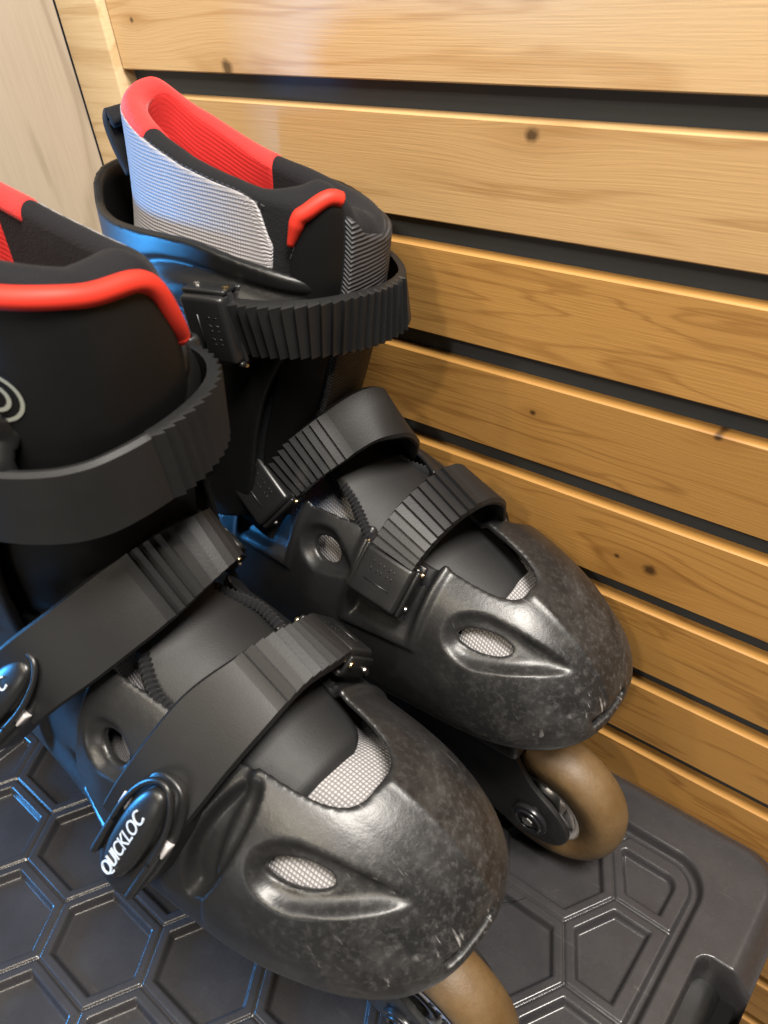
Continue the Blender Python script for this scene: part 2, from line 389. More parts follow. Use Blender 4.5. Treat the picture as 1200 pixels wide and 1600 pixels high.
H = .85
def build_shell(near, mshift=0., wscale=1.):   # near: +1 the eyelets sit high on the inner side, -1 on the outer side
    xs = np.arange(-248, 38, H, dtype=np.float32); ms = np.arange(-64, 50, H, dtype=np.float32); zs = np.arange(86, 226, H, dtype=np.float32)
    X, Mm, Z = xs[:, None, None], ms[None, :, None], zs[None, None, :]
    W, C, T, B, tt = (f(xs).astype(np.float32)[:, None, None] for f in (W_, C_, T_, B_, tx))
    u = np.abs(Mm-C)/W; v = np.where(Z > Z0, (Z-Z0)/(T-Z0), (Z0-Z)/(Z0-B))
    pp_ = pw(Mm-C, Z).astype(np.float32)
    f = ((u**pp_+np.abs(v)**pp_+np.abs(tt)**2.9)**(1/pp_)-1).astype(np.float32); del pp_
    g = np.gradient(f, H); gn = np.sqrt(g[0]**2+g[1]**2+g[2]**2); del g
    d = f/np.maximum(gn, 2e-3); d = np.clip(d, -14, 14); del gn, f
    inner = Mm > C
    # strap channels, inner buckle seats
    def along(x0, z0, sl):   # distance from a strap plane leaning back as it goes down
        return X-(x0-(z0-Z)*sl)
    s3 = along(-57, 175, .10); s2 = along(-118, 195, .25)
    dent = np.zeros_like(d)
    for s_, zlo, wd in ((s3, 150, 13.), (s2, 160, 13.)):
        band = 1-sstep(np.abs(s_), wd, wd+3.5)
        dent += 3.5*band*sstep(Z, zlo-5, zlo+5)*inner
        dent += 3.2*(1-sstep(np.abs(s_), wd, wd+4))*sstep(Z, 116, 132)*(~inner)
    # raised lip around the inner buckle seats
    for s_, zlo, wd in ((s3, 150, 13.), (s2, 160, 13.)):
        ring = np.abs(np.maximum(np.abs(s_)-wd, (zlo-Z)*1.0)-3.)
        dent -= 1.3*(1-sstep(ring, 1., 4.))*inner*sstep(Z, zlo-14, zlo-4)
    # eyelets with swept dimples
    holes = None
    def eyelet(P, ra, rb, rec_a0, rec_a1, rec_b, depth, tilt=0.):
        nonlocal dent, holes
        n, a, b = frame_at(P)
        a = np.cross(n, [0, 0, 1.]); a /= np.linalg.norm(a)
        if a[0] < 0: a = -a
        b = np.cross(n, a); b = -b if b[2] < 0 else b
        if tilt: a, b = a*math.cos(tilt)+b*math.sin(tilt), b*math.cos(tilt)-a*math.sin(tilt)
        dx, dm, dz = X-P[0], Mm-P[1], Z-P[2]
        aa = dx*a[0]+dm*a[1]+dz*a[2]; bb = dx*b[0]+dm*b[1]+dz*b[2]; nn = dx*n[0]+dm*n[1]+dz*n[2]
        side = np.abs(nn) < 13
        L = np.where(aa > 0, rec_a1, rec_a0); wdt = rec_b*(1-.62*np.clip(aa/rec_a1, 0, 1))
        q = 1-(np.abs(bb)/wdt)**2.2-(np.abs(aa)/L)**2.2
        msk = sstep(q, 0, .85)
        dent += depth*msk*side*(np.abs(aa) < L)
        hd = (np.sqrt((aa/ra)**2+(bb/rb)**2)-1)*min(ra, rb)
        hd = np.where(side, hd, 9.)
        holes = hd if holes is None else np.minimum(holes, hd)
    for sd in (1, -1):
        if sd == near:
            P = np.array(cast(-16., 90-sd*41.)); eyelet(P, 11., 4.3, 17., 36., 11.5, 4.6, -.13)
            P = np.array(cast(-91., 90-sd*38.)); eyelet(P, 6.8, 5.2, 13., 18., 11., 3.8, -.35)
        else:
            P = np.array(cast(-30., 90-sd*66.)); eyelet(P, 10.5, 4., 17., 30., 8., 3., 0.)
    P = np.array(cast(-112., 162.)); eyelet(P, 18., 3.5, 24., 26., 7., 2.5, -.05)
    # leaf-shaped scoop behind the outer toe cap
    P = np.array(cast(-45., 138.)); n, a, b = frame_at(P)
    dirv = np.array([13.7, 31.6, 36.6]); dirv -= n*(dirv@n); dirv /= np.linalg.norm(dirv); per = np.cross(n, dirv)
    dx, dm, dz = X-P[0], Mm-P[1], Z-P[2]
    aa = dx*dirv[0]+dm*dirv[1]+dz*dirv[2]; bb = dx*per[0]+dm*per[1]+dz*per[2]
    wdt = 7.5*np.clip(1-(np.abs(aa)/27)**2, 0, 1)+.01
    dent += 5.*sstep(1-(np.abs(bb)/8.5)**2-(np.abs(aa)/29)**2, 0, .6)*(~inner)
    d = d+dent
    # parting line and lip on the nose
    ridge = np.exp(-((Mm-C-7.)/1.0)**2)*(X > -9)*(Z > 118)*.45
    d -= ridge.astype(np.float32)
    d -= (1.3*np.clip(1-np.abs(Mm-C-6.)/15., 0, 1)*sstep(X, -32, -6)*sstep(Z, 122, 138)).astype(np.float32)
    lipz = 101+.10*np.abs(Mm-C)*0
    d -= (1.2*np.exp(-((Z-lipz)/3.2)**2)*sstep(X, -60, 5)).astype(np.float32)
    sh = smax(d, -(d+3.4), 1.0).astype(np.float32)
    # instep opening
    mo = C+sm(xs, [-220,-120,-40,0], [3,4,4,2])[:, None, None]+mshift*sstep(X, -90, -60); wo = (1-(1-wscale)*sstep(X, -90, -60))* sm(xs, [-240,-150,-90,-60,-40,0], [60,34,25,21,18,15])[:, None, None]
    g = ((np.abs(Mm-mo)/wo)**3+(np.maximum(0, (X+42)/31.))**3)**(1/3.)-1
    cut = np.clip(g*wo*.8, -14, 14)
    cut = np.maximum(cut, 130-Z)
    sh = smax(sh, -cut, 1.4)
    top = sm(xs, [-250,-200,-170,-150,-120,-100,-92,-60,-48,-40,30], [196,196,198,204,204,200,196,190,178,200,200])[:, None, None]
    sh = smax(sh, Z-top, 1.5)
    # dips where straps cross
    for s_, zd in ((s3, 172), (s2, 192)):
        bd = np.maximum(np.abs(s_)-11., zd-Z); sh = smax(sh, -bd, 1.5)
    if holes is not None: sh = smax(sh, -holes, 1.0)
    # nose slot
    ns = np.maximum(np.abs(Z-123.5)-2.3, np.abs(Mm-C-near*5)-11.); ns = np.maximum(ns, 2-X)
    sh = smax(sh, -ns, 1.0)
    V, Q = surface_nets(sh.astype(np.float32), (xs[0], ms[0], zs[0]), H)
    return V, Q
SHELL = {'b': build_shell(1, 2.5, .76), 'f': build_shell(-1)}

def cuff_ellipse(z):
    fr = sm(z, [170, 200, 265, 290], [-98, -92, -79, -77]); bk = sm(z, [170, 235, 300], [-232, -219, -208])
    return (fr+bk)/2, (fr-bk)/2, sm(z, [170, 210, 265, 300], [44, 42, 38.5, 38])
def build_cuff():
    h = 1.0
    xs = np.arange(-252, -66, h, dtype=np.float32); ms = np.arange(-56, 56, h, dtype=np.float32); zs = np.arange(158, 312, h, dtype=np.float32)
    X, Mm, Z = xs[:, None, None], ms[None, :, None], zs[None, None, :]
    cx, a, b = (q[None, None, :] for q in cuff_ellipse(zs))
    ux = (X-cx)/a; um = Mm/b
    pe = (2.3+1.3*sstep(ux, -.1, .5)*sstep(um, -.1, .3)).astype(np.float32)
    f = ((np.abs(ux)**pe+np.abs(um)**pe)**(1/pe)-1).astype(np.float32)
    g = np.gradient(f, h); d = np.clip(f/np.maximum(np.sqrt(g[0]**2+g[1]**2), 2e-3), -14, 14)
    # oval pad on both sides
    px, pz = X+116, Z-(275-.10*(X+116)); q = np.sqrt((px/36)**2+(pz/9.5)**2)
    pad = (1-sstep(q, .45, 1.0))*(np.abs(Mm) > 15)
    d = d-3.6*pad+1.0*np.exp(-((q-1.12)/.10)**2)*(np.abs(Mm) > 15)
    sh = smax(d, -(d+3.6), 1.0)
    topz = sm(xs, [-240,-208,-199,-190,-170,-130,-98,-82,-76], [306,306,303,297,295,295,290,283,274])[:, None, None]
    sh = smax(sh, Z-topz, 1.6)
    # front opening: everything ahead of a slanted line except a lower wrap
    fr = sm(zs, [158, 200, 235, 258, 270, 290], [-130, -118, -106, -92, -80, -80])[None, None, :]
    sh = smax(sh, X-fr+12*sstep(-Mm, 5, 25), 1.6)
    lowz = sm(xs, [-250,-200,-150,-100], [190,185,172,192])[:, None, None]
    sh = smax(sh, lowz-Z, 1.6)
    return surface_nets(sh.astype(np.float32), (xs[0], ms[0], zs[0]), h)
CUFF = build_cuff()

# liner collar tube ------------------------------------------------
def tube_dims(z):
    fr = sm(z, [185, 215, 235, 270, 300, 335], [-112, -103, -94, -80, -73, -71]); bk = sm(z, [185, 260, 300, 340], [-222, -203, -189, -180])
    return (fr+bk)/2, (fr-bk)/2, sm(z, [185, 230, 260, 300, 335], [37, 34, 32, 28.5, 27])
RIM = {'b': ([0,4,9,23,40,58,78,100,140,180,220,260,300,345,360], [300,303,308,312,311,311,314,321,331,335,321,305,298,297,300]),
       'f': ([0,20,45,70,100,140,180,220,260,300,330,360], [319,319,312,313,321,331,335,332,330,327,323,319])}
def collar(which, u, t_, off=0.):
    """u degrees (0 front, 90 inner), t 0..1 outer wall, 1..2 rim roll, 2..3 inner wall"""
    u = np.asarray(u, float) % 360; t_ = np.asarray(t_, float)
    zr = sm(u, *RIM[which]); r = sm(u, [0, 35, 66, 120, 180, 240, 310, 360], [8, 7, 3.6, 3.8, 5, 4, 6, 8])
    z1 = zr-r
    zz = np.where(t_ < 1, 185+(z1-185)*t_, np.where(t_ < 2, z1, z1-(t_-2)*85))
    cx, a, b = tube_dims(zz)
    ph = np.clip(t_-1, 0, 1)*np.pi
    inset = r*(1-np.cos(ph)); up = r*np.sin(ph)
    a = a-inset+off*np.cos(ph); b = b-inset+off*np.cos(ph); zz = zz+up+off*np.sin(ph)*np.where((t_ > 1) & (t_ < 2), 1, 0)
    c, s = np.cos(np.radians(u)), np.sin(np.radians(u))
    fr = sstep(c, -.1, .45); n_ = np.where(s > 0, 2.25+1.15*fr, 2.25-.15*fr); e = 2/n_
    b = b+np.where(s > 0, 2.5*sstep(c, -.2, .6)*sstep(s, 0, .4), 0)
    sh = -5.*sstep(zz, 180, 240) if which == 'f' else 0.
    return np.stack([cx+a*np.sign(c)*np.abs(c)**e, b*np.sign(s)*np.abs(s)**e+sh, zz], -1)

def text_mesh(name, body_, size, material, parent, origin, xdir, ydir, depth=.35, mirror=1, align='CENTER', spacing=1.):
    cu = bpy.data.curves.new(name, 'FONT'); cu.body = body_; cu.size = size/1000; cu.extrude = depth/1000
    cu.align_x = align; cu.align_y = 'CENTER'; cu.space_character = spacing; cu.offset = size*.004/1000
    tmp = bpy.data.objects.new(name, cu); COL.objects.link(tmp)
    me = bpy.data.meshes.new_from_object(tmp.evaluated_get(bpy.context.evaluated_depsgraph_get()))
    COL.objects.unlink(tmp); bpy.data.objects.remove(tmp)
    X, Y = Vector(xdir).normalized(), Vector(ydir).normalized(); Zv = X.cross(Y)
    for v in me.vertices:
        c = v.co.copy(); v.co = X*c.x+Y*c.y+Zv*c.z+Vector(origin)/1000
    me.materials.clear(); me.materials.append(material); me.name = name
    return link(name, me, material, parent, smooth=False)

# ------------------------------------------------------------------ a skate
def make_skate(which, ox, oy, sd):
    root = bpy.data.objects.new('inline_skate', None); COL.objects.link(root)
    root.location = (ox/1000, oy/1000, 0); root.empty_display_size = .05
    def P(pts): return np.asarray(pts, float)*[1, sd, 1]
    def mk(name, V, F, material, parent=root, uv=None, flip=False):
        V = np.asarray(V, float)*[1, sd, 1]
        if isinstance(F, list): F = np.array([f if len(f) == 4 else f for f in F], dtype=object) if False else F
        if (sd < 0) != flip: F = F[:, ::-1] if isinstance(F, np.ndarray) else [tuple(reversed(f)) for f in F]
        return link(name, raw(name, V, F, uv), material, parent)
    def ax(*vs): return [tuple(np.asarray(v)*[1, sd, 1]) for v in vs]
    def box(name, size, material, parent, loc, axes, bev=1.2, seg=3, shape=None):
        return bevel_box(name, size, material, parent, tuple(P(loc)), ax(*axes), bev, seg, shape)
    # --- shell
    shell = mk('shell', *SHELL[which], M['shell'])
    # --- inner boot in grey mesh
    n, k = 150, 90
    th = np.linspace(0, 1, n); xx = -200+(26.5+200)*(1-(1-th)**2.0); ph = np.linspace(-35, 215, k)
    xg, pg = np.meshgrid(xx, ph, indexing='ij'); V = cast(xg, pg, -7.2-4.8*sstep(np.abs(pg-90), 75, 20)*sstep(xg, 5, -12)-3.*sstep(xg, -22, -34))
    ds = np.linalg.norm(np.diff(V, axis=1), axis=2); vv = np.concatenate([np.zeros((n, 1)), np.cumsum(ds, 1)], 1); vv -= vv[:, k//2][:, None]
    mk('toe_liner', V.reshape(-1, 3), grid_faces(n, k), M['mesh'], uv=np.stack([xg.ravel(), vv.ravel()], 1), flip=False)
    # --- tongue over the instep
    path, L = resample([(-27, 0, 159) if which == 'f' else (-17, 0, 154), (-48, 0, 170), (-75, 0, 184), (-93, 0, 195), (-106, 0, 207), (-107, 0, 220), (-103, 0, 234)], 70)
    Tn = np.gradient(path, axis=0); Tn /= np.linalg.norm(Tn, axis=1)[:, None]; Nn = np.stack([-Tn[:, 2], 0*Tn[:, 0], Tn[:, 0]], 1)
    Nn = np.where((Nn[:, 2:3] > 0) | (Nn[:, :1] > 0), Nn, -Nn); 
    s_ = np.linspace(0, L, 70); hw = sm(s_, [0, 3, 8, 20, 60, 80, 110], [8, 15, 18, 21, 25, 17, 12]); cc = 4.
    lat = np.linspace(-1, 1, 31); V = []; UV = []
    for i in range(70):
        for q in lat:
            mm_ = q*hw[i]; sag = mm_**2*.012*(1+.0*s_[i])
            thick = -2.0*max(0, (abs(q)-.9)/.1)
            V.append(path[i]+np.array([0, cc*0+(-1.)+mm_, 0])+(Nn[i]*(-1 if Nn[i][0]*1 < 0 and Nn[i][2] < 0 else 1))*(-sag+thick+2.5*sstep(s_[i], -1, 6)-2))
            UV.append((mm_, s_[i]))
    mk('tongue', V, grid_faces(70, 31), M['tongue'], uv=UV, flip=True)
    # ribbed elastic along the opening
    for sgn in (1, -1):
        pts = []
        for i in range(12, 46): pts.append(path[i]+np.array([0, -1+sgn*(hw[i]-1), 0])+np.array([0, 0, -5.]))
        pp, LL = resample(pts, 260); rr = 2.0+.35*np.sin(np.linspace(0, LL, 260)*2*np.pi/1.9)
        tube('elastic_edge', P(pp), rr, M['black_cloth'], root, n=8)
    # --- collar
    U = np.linspace(0, 360, 145)[:-1]; TT = np.r_[np.linspace(0, 1, 30), np.linspace(1, 2, 17)[1:], np.linspace(2, 3, 14)[1:]]
    ug, tg = np.meshgrid(U, TT, indexing='ij')
    V = collar(which, ug, tg).reshape(-1, 3)
    liner = mk('liner', V, grid_faces(len(U), len(TT), True), M['black_cloth'], flip=False)
    def patch(name, fn, n, k, material, off=.6, scale=(1., 1.), parent=liner, skirt=True):
        aa, bb = np.meshgrid(np.linspace(0, 1, n), np.linspace(0, 1, k), indexing='ij')
        u, tq = fn(aa, bb)
        o = np.full(aa.shape, off)
        if skirt: o = np.where((aa == 0) | (aa == 1) | (bb == 0) | (bb == 1), -.8, off)
        V = collar(which, u, tq, o)
        dv = np.linalg.norm(np.diff(V, axis=1), axis=2); vv = np.concatenate([np.zeros((n, 1)), np.cumsum(dv, 1)], 1)
        du = np.linalg.norm(np.diff(V, axis=0), axis=2); uu = np.concatenate([np.zeros((1, k)), np.cumsum(du, 0)], 0)
        return mk(name, V.reshape(-1, 3), grid_faces(n, k), material, parent, uv=np.stack([uu.ravel()*scale[0], vv.ravel()*scale[1]], 1))
    # red rim and lining at the back of the collar
    lo, hi = (112., 262.) if which == 'b' else (98., 258.)
    patch('red_collar', lambda a, b: (lo+(hi-lo)*a, .985-.05*np.sin(np.clip(a-.35, 0, 1)*np.pi)+b*1.05), 90, 40, M['red_cloth'], .5)
    patch('red_lining', lambda a, b: ((lo-14*sstep(b, 0, .35)*(which == 'b')+14*(which == 'f'))+(hi-lo+14*sstep(b, 0, .35)*(which == 'b')-14*(which == 'f'))*a, 1.75+b*1.2), 90, 40, M['redlining'], .45)
    patch('red_heel_patch', lambda a, b: (176+44*a, .78+b*.22), 24, 16, M['red_cloth'], .5)
    # silver mesh panel on the inner side
    patch('mesh_panel', lambda a, b: ((178-(178-57)*a)+0*b, .12+b*(1.13-.12*sstep(a, .3, 0)-.22*sstep(a, .86, 1)-.12)), 70, 60, M['mesh_panel'], .7)
    # piping roll below the rim
    # shield on the tongue with piping
    if which == 'b': ua, ub, tt0, ttop = 48., 15., .10, .93
    else: ua, ub, tt0, ttop = 33., -88., .10, .93
    def arch(a):
        if which == 'b': return 1.16-.24*(1-a)**2.2
        return 1.10-.22*(1-sstep(a, 0, .24))-.13*sstep(a, .30, .85)
    patch('tongue_shield', lambda a, b: (ua+(ub-ua)*a, tt0+b*(arch(a)-tt0)), 60, 40, M['shield'], 1.6)
    A = np.linspace(0, 1, 60)
    pp = collar(which, ua+(ub-ua)*A, arch(A), np.full(60, 1.6))
    if which == 'f':
        tail = collar(which, np.full(14, ua), np.linspace(arch(np.array(0.))-.03, arch(np.array(0.)), 15)[:-1], np.full(14, 1.4)); pp = np.vstack([tail, pp])
    for _ in range(8): pp[1:-1] = (pp[:-2]+2*pp[1:-1]+pp[2:])/4
    rr = np.full(len(pp), 2.5 if which == 'b' else 2.8); rr[:8] = np.linspace(1.2, rr[8], 8)
    tube('red_piping', P(pp), rr, M['red_pipe'], liner, n=12)
    if which == 'b':
        patch('ribbed_tab', lambda a, b: (13.5-76*a+0*b, .05+b*(.96)), 40, 60, M['rib'], 2.6)
    else:
        # printed rings on the shield
        for rad, wd in ((6.2, .45), (3.4, .5)):
            V = []; cu_, ct_ = -50., .80
            for i in range(64):
                for rr_ in (rad-wd, rad+wd):
                    an = 2*np.pi*i/64
                    V.append(collar(which, cu_+np.degrees(rr_*np.cos(an)/36.), ct_+rr_*np.sin(an)/125., 2.0))
            mk('printed_ring', np.array(V), grid_faces(64, 2, True), M['logo'], liner)
    def stitch(us, ts, off):
        Q, LL = resample(collar(which, us, ts, np.full(len(us), off)), 400); V = []; F = []; st = LL/400
        step = int(round(2.6/st)); on = int(round(1.7/st))
        for i0 in range(0, 400-on, step):
            seg = Q[i0:i0+on+1:max(1, on//3)]
            for p_ in seg:
                for dx_, dz_ in ((.28, 0), (0, .28), (-.28, 0), (0, -.28)): V.append(p_+np.array([dx_, dx_*.5, dz_]))
            b0 = len(V)-4*len(seg)
            for a_ in range(len(seg)-1):
                for k_ in range(4): F.append((b0+a_*4+k_, b0+a_*4+(k_+1) % 4, b0+(a_+1)*4+(k_+1) % 4, b0+(a_+1)*4+k_))
        return mk('stitching', V, F, M['thread'], liner)
    A = np.linspace(0, 1, 60)
    stitch(ua+(ub-ua)*A, arch(A)-.035, 1.8)
    if which == 'b': stitch(172-112*A, 1.16-.12*sstep(A, .3, 0)-.16*sstep(A, .86, 1), .5)
    stitch(118+132*A, np.full(60, .90), .3)
    # heel pull tab
    tb, _ = resample([(-186, 4, 304), (-190, 4, 314), (-191, 4, 323), (-187, 4, 328), (-182, 4, 324)], 24)
    V = []
    for p_ in tb:
        for q in (-11, -10.4, 10.4, 11): V.append(p_+np.array([0, q, 0]))
    o = mk('pull_tab', V, grid_faces(24, 4), M['black_cloth'], liner); md = o.modifiers.new('s', 'SOLIDIFY'); md.thickness = .004
    # --- cuff
    CV = CUFF[0].copy(); CV[:, 1] += (-5.*sstep(CV[:, 2], 180, 240) if which == 'f' else 0)
    cuff = mk('cuff', CV, CUFF[1], M['cuff'])
    cyl('cuff_bolt', 7, 4, (0, 1, 0), tuple(P((-150, 43, 198))), M['blackmetal'], cuff)
    cyl('cuff_bolt', 7, 4, (0, 1, 0), tuple(P((-150, -43, 198))), M['blackmetal'], cuff)
    # --- straps
    def strap(pts, wdir, width, tooth_from, tooth_to, thick=2.6, flare=None, ref=(-110, 0, 130)):
        pp, L = resample(pts, max(60, int(len(pts)*34)))
        N = len(pp); s_ = np.linspace(0, L, N)
        # re-sample so each tooth has a crisp step
        pitch = 3.6; ss = []; hh = []
        s0 = 0.
        while s0 < L-1e-6:
            if tooth_from <= s0 <= tooth_to:
                ss += [s0+.01, s0+pitch-.25]; hh += [1.8, .0]
                s0 += pitch
            else:
                ss += [s0+.02]; hh += [.6]; s0 += 1.5
        ss = np.array(ss); hh = np.array(hh); ok = ss < L; ss, hh = ss[ok], hh[ok]
        Q = np.stack([np.interp(ss, s_, pp[:, k_]) for k_ in range(3)], 1)
        Tq = np.stack([np.interp(ss, s_, np.gradient(pp[:, k_])) for k_ in range(3)], 1); Tq /= np.linalg.norm(Tq, axis=1)[:, None]
        V = []
        for i in range(len(ss)):
            wd = np.asarray(wdir(ss[i]/L) if callable(wdir) else wdir, float); wd = wd-Tq[i]*(wd@Tq[i]); wd /= np.linalg.norm(wd)
            nn = np.cross(Tq[i], wd); 
            if nn@(Q[i]-np.array(ref)) < 0: nn = -nn
            w2 = width/2*(1 if flare is None else flare(ss[i]/L))
            to = tooth_from <= ss[i] <= tooth_to
            eb = .7
            sec = [(-w2, 0), (-w2, thick*.5+hh[i]*.3), (-w2+eb, thick+hh[i]), (w2-eb, thick+hh[i]), (w2, thick*.5+hh[i]*.3), (w2, 0)]
            if not to: sec = [(-w2, .4), (-w2, thick*.6), (-w2+1.0, thick+.5), (w2-1.0, thick+.5), (w2, thick*.6), (w2, .4)]
            for a_, b_ in sec: V.append(Q[i]+wd*a_+nn*(b_-thick*.5))
        F = grid_faces(len(ss), 6, False, True); F += [tuple(range(6)), tuple((len(ss)-1)*6+k_ for k_ in reversed(range(6)))]
        me = raw('ratchet_strap', P(V), F); bm = bmesh.new(); bm.from_mesh(me); bmesh.ops.recalc_face_normals(bm, faces=bm.faces); bm.to_mesh(me); bm.free()
        sharp(me, 30)
        return link('ratchet_strap', me, M['strap'], root)
    def lean(deg): return (math.cos(R(deg)), 0, -math.sin(R(deg)))
    def buckle(c, f, up, w=22., l=19.):
        f = np.array(f, float); f /= np.linalg.norm(f); up = np.array(up, float); up -= f*(up@f); up /= np.linalg.norm(up); n = np.cross(f, up)
        if n[1] < 0: n = -n
        c = np.array(c, float)
        # base plate > rails, pin ; lever cover
        b = box('buckle', (w+3, l+4, 2.4), M['buckle'], root, c-n*7, (f, up, n), .8, 2)
        for sg in (1, -1):
            box('side_rail', (1.8, l+1, 8), M['buckle'], b, c-n*3.5+f*sg*(w/2+.9), (f, up, n), .7, 2)
        def cv(bm):
            bmesh.ops.subdivide_edges(bm, edges=[e for e in bm.edges if abs((e.verts[0].co-e.verts[1].co).y) > 5], cuts=6)
            for v in bm.verts: v.co.z -= (v.co.y/(l/2))**2*1.8+ (2.2 if v.co.y < -l/2*.8 else 0)
        lv = box('lever', (w+.4, l+1, 6.4), M['buckle'], b, c-n*.2, (f, up, n), 1.9, 4)
        top = c+n*3.0
        tube('moulded_rule', P([top-f*6-up*2.5, top+f*6-up*2.5]), .30, M['buckle'], lv, n=6)
        for q in (1.4, 4.4):
            for j in range(5):
                p0 = top+f*(-5+j*2.4)+up*q
                tube('moulded_letter', P([p0, p0+up*1.5+f*(.5 if j % 2 else -.3)]), .16, M['buckle'], lv, n=5)
        cyl('pin', 1.2, w+1, tuple(P(f)), tuple(P(c-n*2.4+up*(l/2+.2))), M['blackmetal'], b)
        for sg in (1, -1): cyl('rivet', 1.2, 1.2, tuple(P(f)), tuple(P(c-n*2.4+up*(l/2-.5)+f*sg*(w/2+2.1))), M['brass'], b, bev=.3)
        cyl('pin', 1.1, w+5.2, tuple(P(f)), tuple(P(c-n*4-up*(l/2-3))), M['metal'], b)
        return b
    def lock(c, n, up, label):
        """oval quick-lock cap in its cradle on the outer side"""
        n = np.array(n, float); n /= np.linalg.norm(n); up = np.array(up, float); up -= n*(up@n); up /= np.linalg.norm(up); f = np.cross(n, up)
        if f[0] < 0: f = -f
        c = np.array(c, float)
        def dome(c, hx, hy, hz, drop, name, parent, e=.85, px=.75):
            V = []; nr, na = 12, 72
            for i in range(nr):
                q = i/(nr-1)
                for j in range(na):
                    an = 2*np.pi*j/na; rad = math.sin(q*math.pi/2)**px; zz = math.cos(q*math.pi/2)**.8*hz
                    V.append(c+f*hx*rad*np.sign(math.cos(an))*abs(math.cos(an))**e+up*hy*rad*np.sign(math.sin(an))*abs(math.sin(an))**e+n*zz)
            for j in range(na): V.append(V[(nr-1)*na+j]-n*drop)
            return mk(name, V, grid_faces(nr+1, na, False, True), M['buckle'], parent, flip=True)
        base = dome(c-n*4.5-up*4.5, 12., 29., 2.5, 7, 'lock_base', root, .8, .5)
        for sg in (1, -1):
            box('cradle_arm', (2.6, 26, 5), M['buckle'], base, c-n*1.6+f*sg*9.7-up*11, (f, up, n), 1.2, 3, )
            box('spacer', (3.4, 6.5, 3.0), M['greybit'], base, c-n*2.6+f*sg*10.0+up*3.5, (f, up, n), .5, 2)
        V = []; nr, na = 12, 64
        hx, hy, hz = 6.8, 22., 3.8
        for i in range(nr):
            q = i/(nr-1)
            for j in range(na):
                an = 2*np.pi*j/na; e = .85
                rad = math.sin(q*math.pi/2)**.75; zz = math.cos(q*math.pi/2)**.8*hz
                V.append(c+f*hx*rad*np.sign(math.cos(an))*abs(math.cos(an))**e+up*hy*rad*np.sign(math.sin(an))*abs(math.sin(an))**e+n*zz)
        for j in range(na): V.append(V[(nr-1)*na+j]-n*5)
        cap = mk('lock_cap', V, grid_faces(nr+1, na, False, True), M['buckle'], root, flip=True)
        rg = [c+f*9.6*math.cos(a_)+up*(25.5*math.sin(a_))+n*.2 for a_ in np.linspace(-.15, math.pi+.15, 40)]
        tube('cap_rim', P(rg), 1.1, M['buckle'], cap, n=8)
        # lettering runs up the cap, tops of letters toward the heel
        g = -f
        o = text_mesh('lettering', label, 6.6, M['white_print'], cap, tuple(P(c+n*(hz-.15)-up*3.2-f*.2)), tuple(P(up)), tuple(P(g)), .25, spacing=.92)
        return cap
    # strap 3 (over the toes), strap 2 (instep), strap 1 (cuff)
    if which == 'b':
        toe_path = [(-57.5, 38, 158), (-57, 33, 169), (-55.5, 28, 180), (-50, 20, 192), (-45, 8, 199), (-43, -4, 198.5), (-43, -13, 192), (-46, -19, 181), (-51, -25, 171), (-57, -34, 163), (-64, -44, 155)]
        instep_path = [(-126, 38, 172), (-120, 33.5, 184), (-107, 28, 201), (-92, 18, 215), (-84, 5, 221), (-81, -6, 218), (-84, -15, 208), (-90, -21, 196), (-98, -29, 188), (-110, -40, 182)]
        fl = 1.1
    else:
        toe_path = [(-57.5, 38, 158), (-57, 33, 169), (-54.5, 27, 180), (-50, 18, 188), (-49, 4, 193), (-51, -10, 191), (-56, -24, 184), (-61, -38, 173), (-67, -47, 161), (-73, -53, 149)]
        instep_path = [(-126, 38, 172), (-120, 33.5, 184), (-106, 28, 202), (-91, 19, 215), (-87, 6, 219), (-90, -8, 216), (-96, -22, 210), (-104, -35, 202), (-114, -46, 193), (-125, -53, 182)]
        fl = 1.33
    strap(toe_path, lambda q: lean(20+12*q), 20.5, 10, 62, flare=lambda q: 1+(fl-1)*sstep(q, .35, .65))
    strap(instep_path, lambda q: lean(36+14*sstep(q, 0, .4)), 20.5, 10, 64 if which == 'b' else 92, flare=lambda q: 1+(fl-1)*sstep(q, .35, .65))
    dz = 0 if which == 'b' else 4
    s1, _ = resample([(-115, 40, 269-dz), (-104, 39.5, 269-dz), (-91, 37, 269.5-dz), (-80, 30, 269-dz), (-74.5, 19, 267.5-dz*.7), (-73, 6, 265-dz*.4), (-74, -6, 263), (-77, -17, 262), (-89, -28, 262), (-107, -37, 263), (-132, -43, 265), (-150, -46, 266)], 110)
    for _ in range(30): s1[1:-1] = (s1[:-2]+2*s1[1:-1]+s1[2:])/4
    s1 = s1[::5]
    s1[:, 1] -= 5. if which == 'f' else 0.
    strap(s1, (0.05, .10, 1), 20.5 if which == 'b' else 23, 12, 84 if which == 'b' else 66, ref=(-150, 0, 262))
    buckle((-57.5, 34.5, 172), (24, -1, -6), (2, -12, 15))
    buckle((-118, 36.5, 192), (18, 3, -13), (13, -11, 17))
    buckle((-112, 44.5-(5 if which == 'f' else 0), 269-dz), (.05, 0, -1), (1, -.16, 0), 24., 18.)
    dz_ = 0 if which == 'f' else 14
    lock((-66, -54+dz_*.2, 157-dz_), (.1, -.86, .43), (.39, .43, .82), 'QUICKLOC')
    lock((-127, -57+dz_*.2, 182-dz_), (.1, -.82, .5), (.55, .45, .68), 'QUICKLOC')
    lock((-158, -52, 264), (0, -1, .05), (1, -.05, 0), 'QUICKLOC')
    # --- chassis
    out = [(-262, 88), (-262, 60), (-258, 44), (-248, 30), (-236, 27), (-215, 33), (-190, 30), (-150, 30), (-120, 30), (-90, 30), (-60, 30), (-32, 30), (-14, 24), (2, 22), (14, 27), (19, 38), (13, 50), (0, 62), (-8, 76), (-12, 88)]
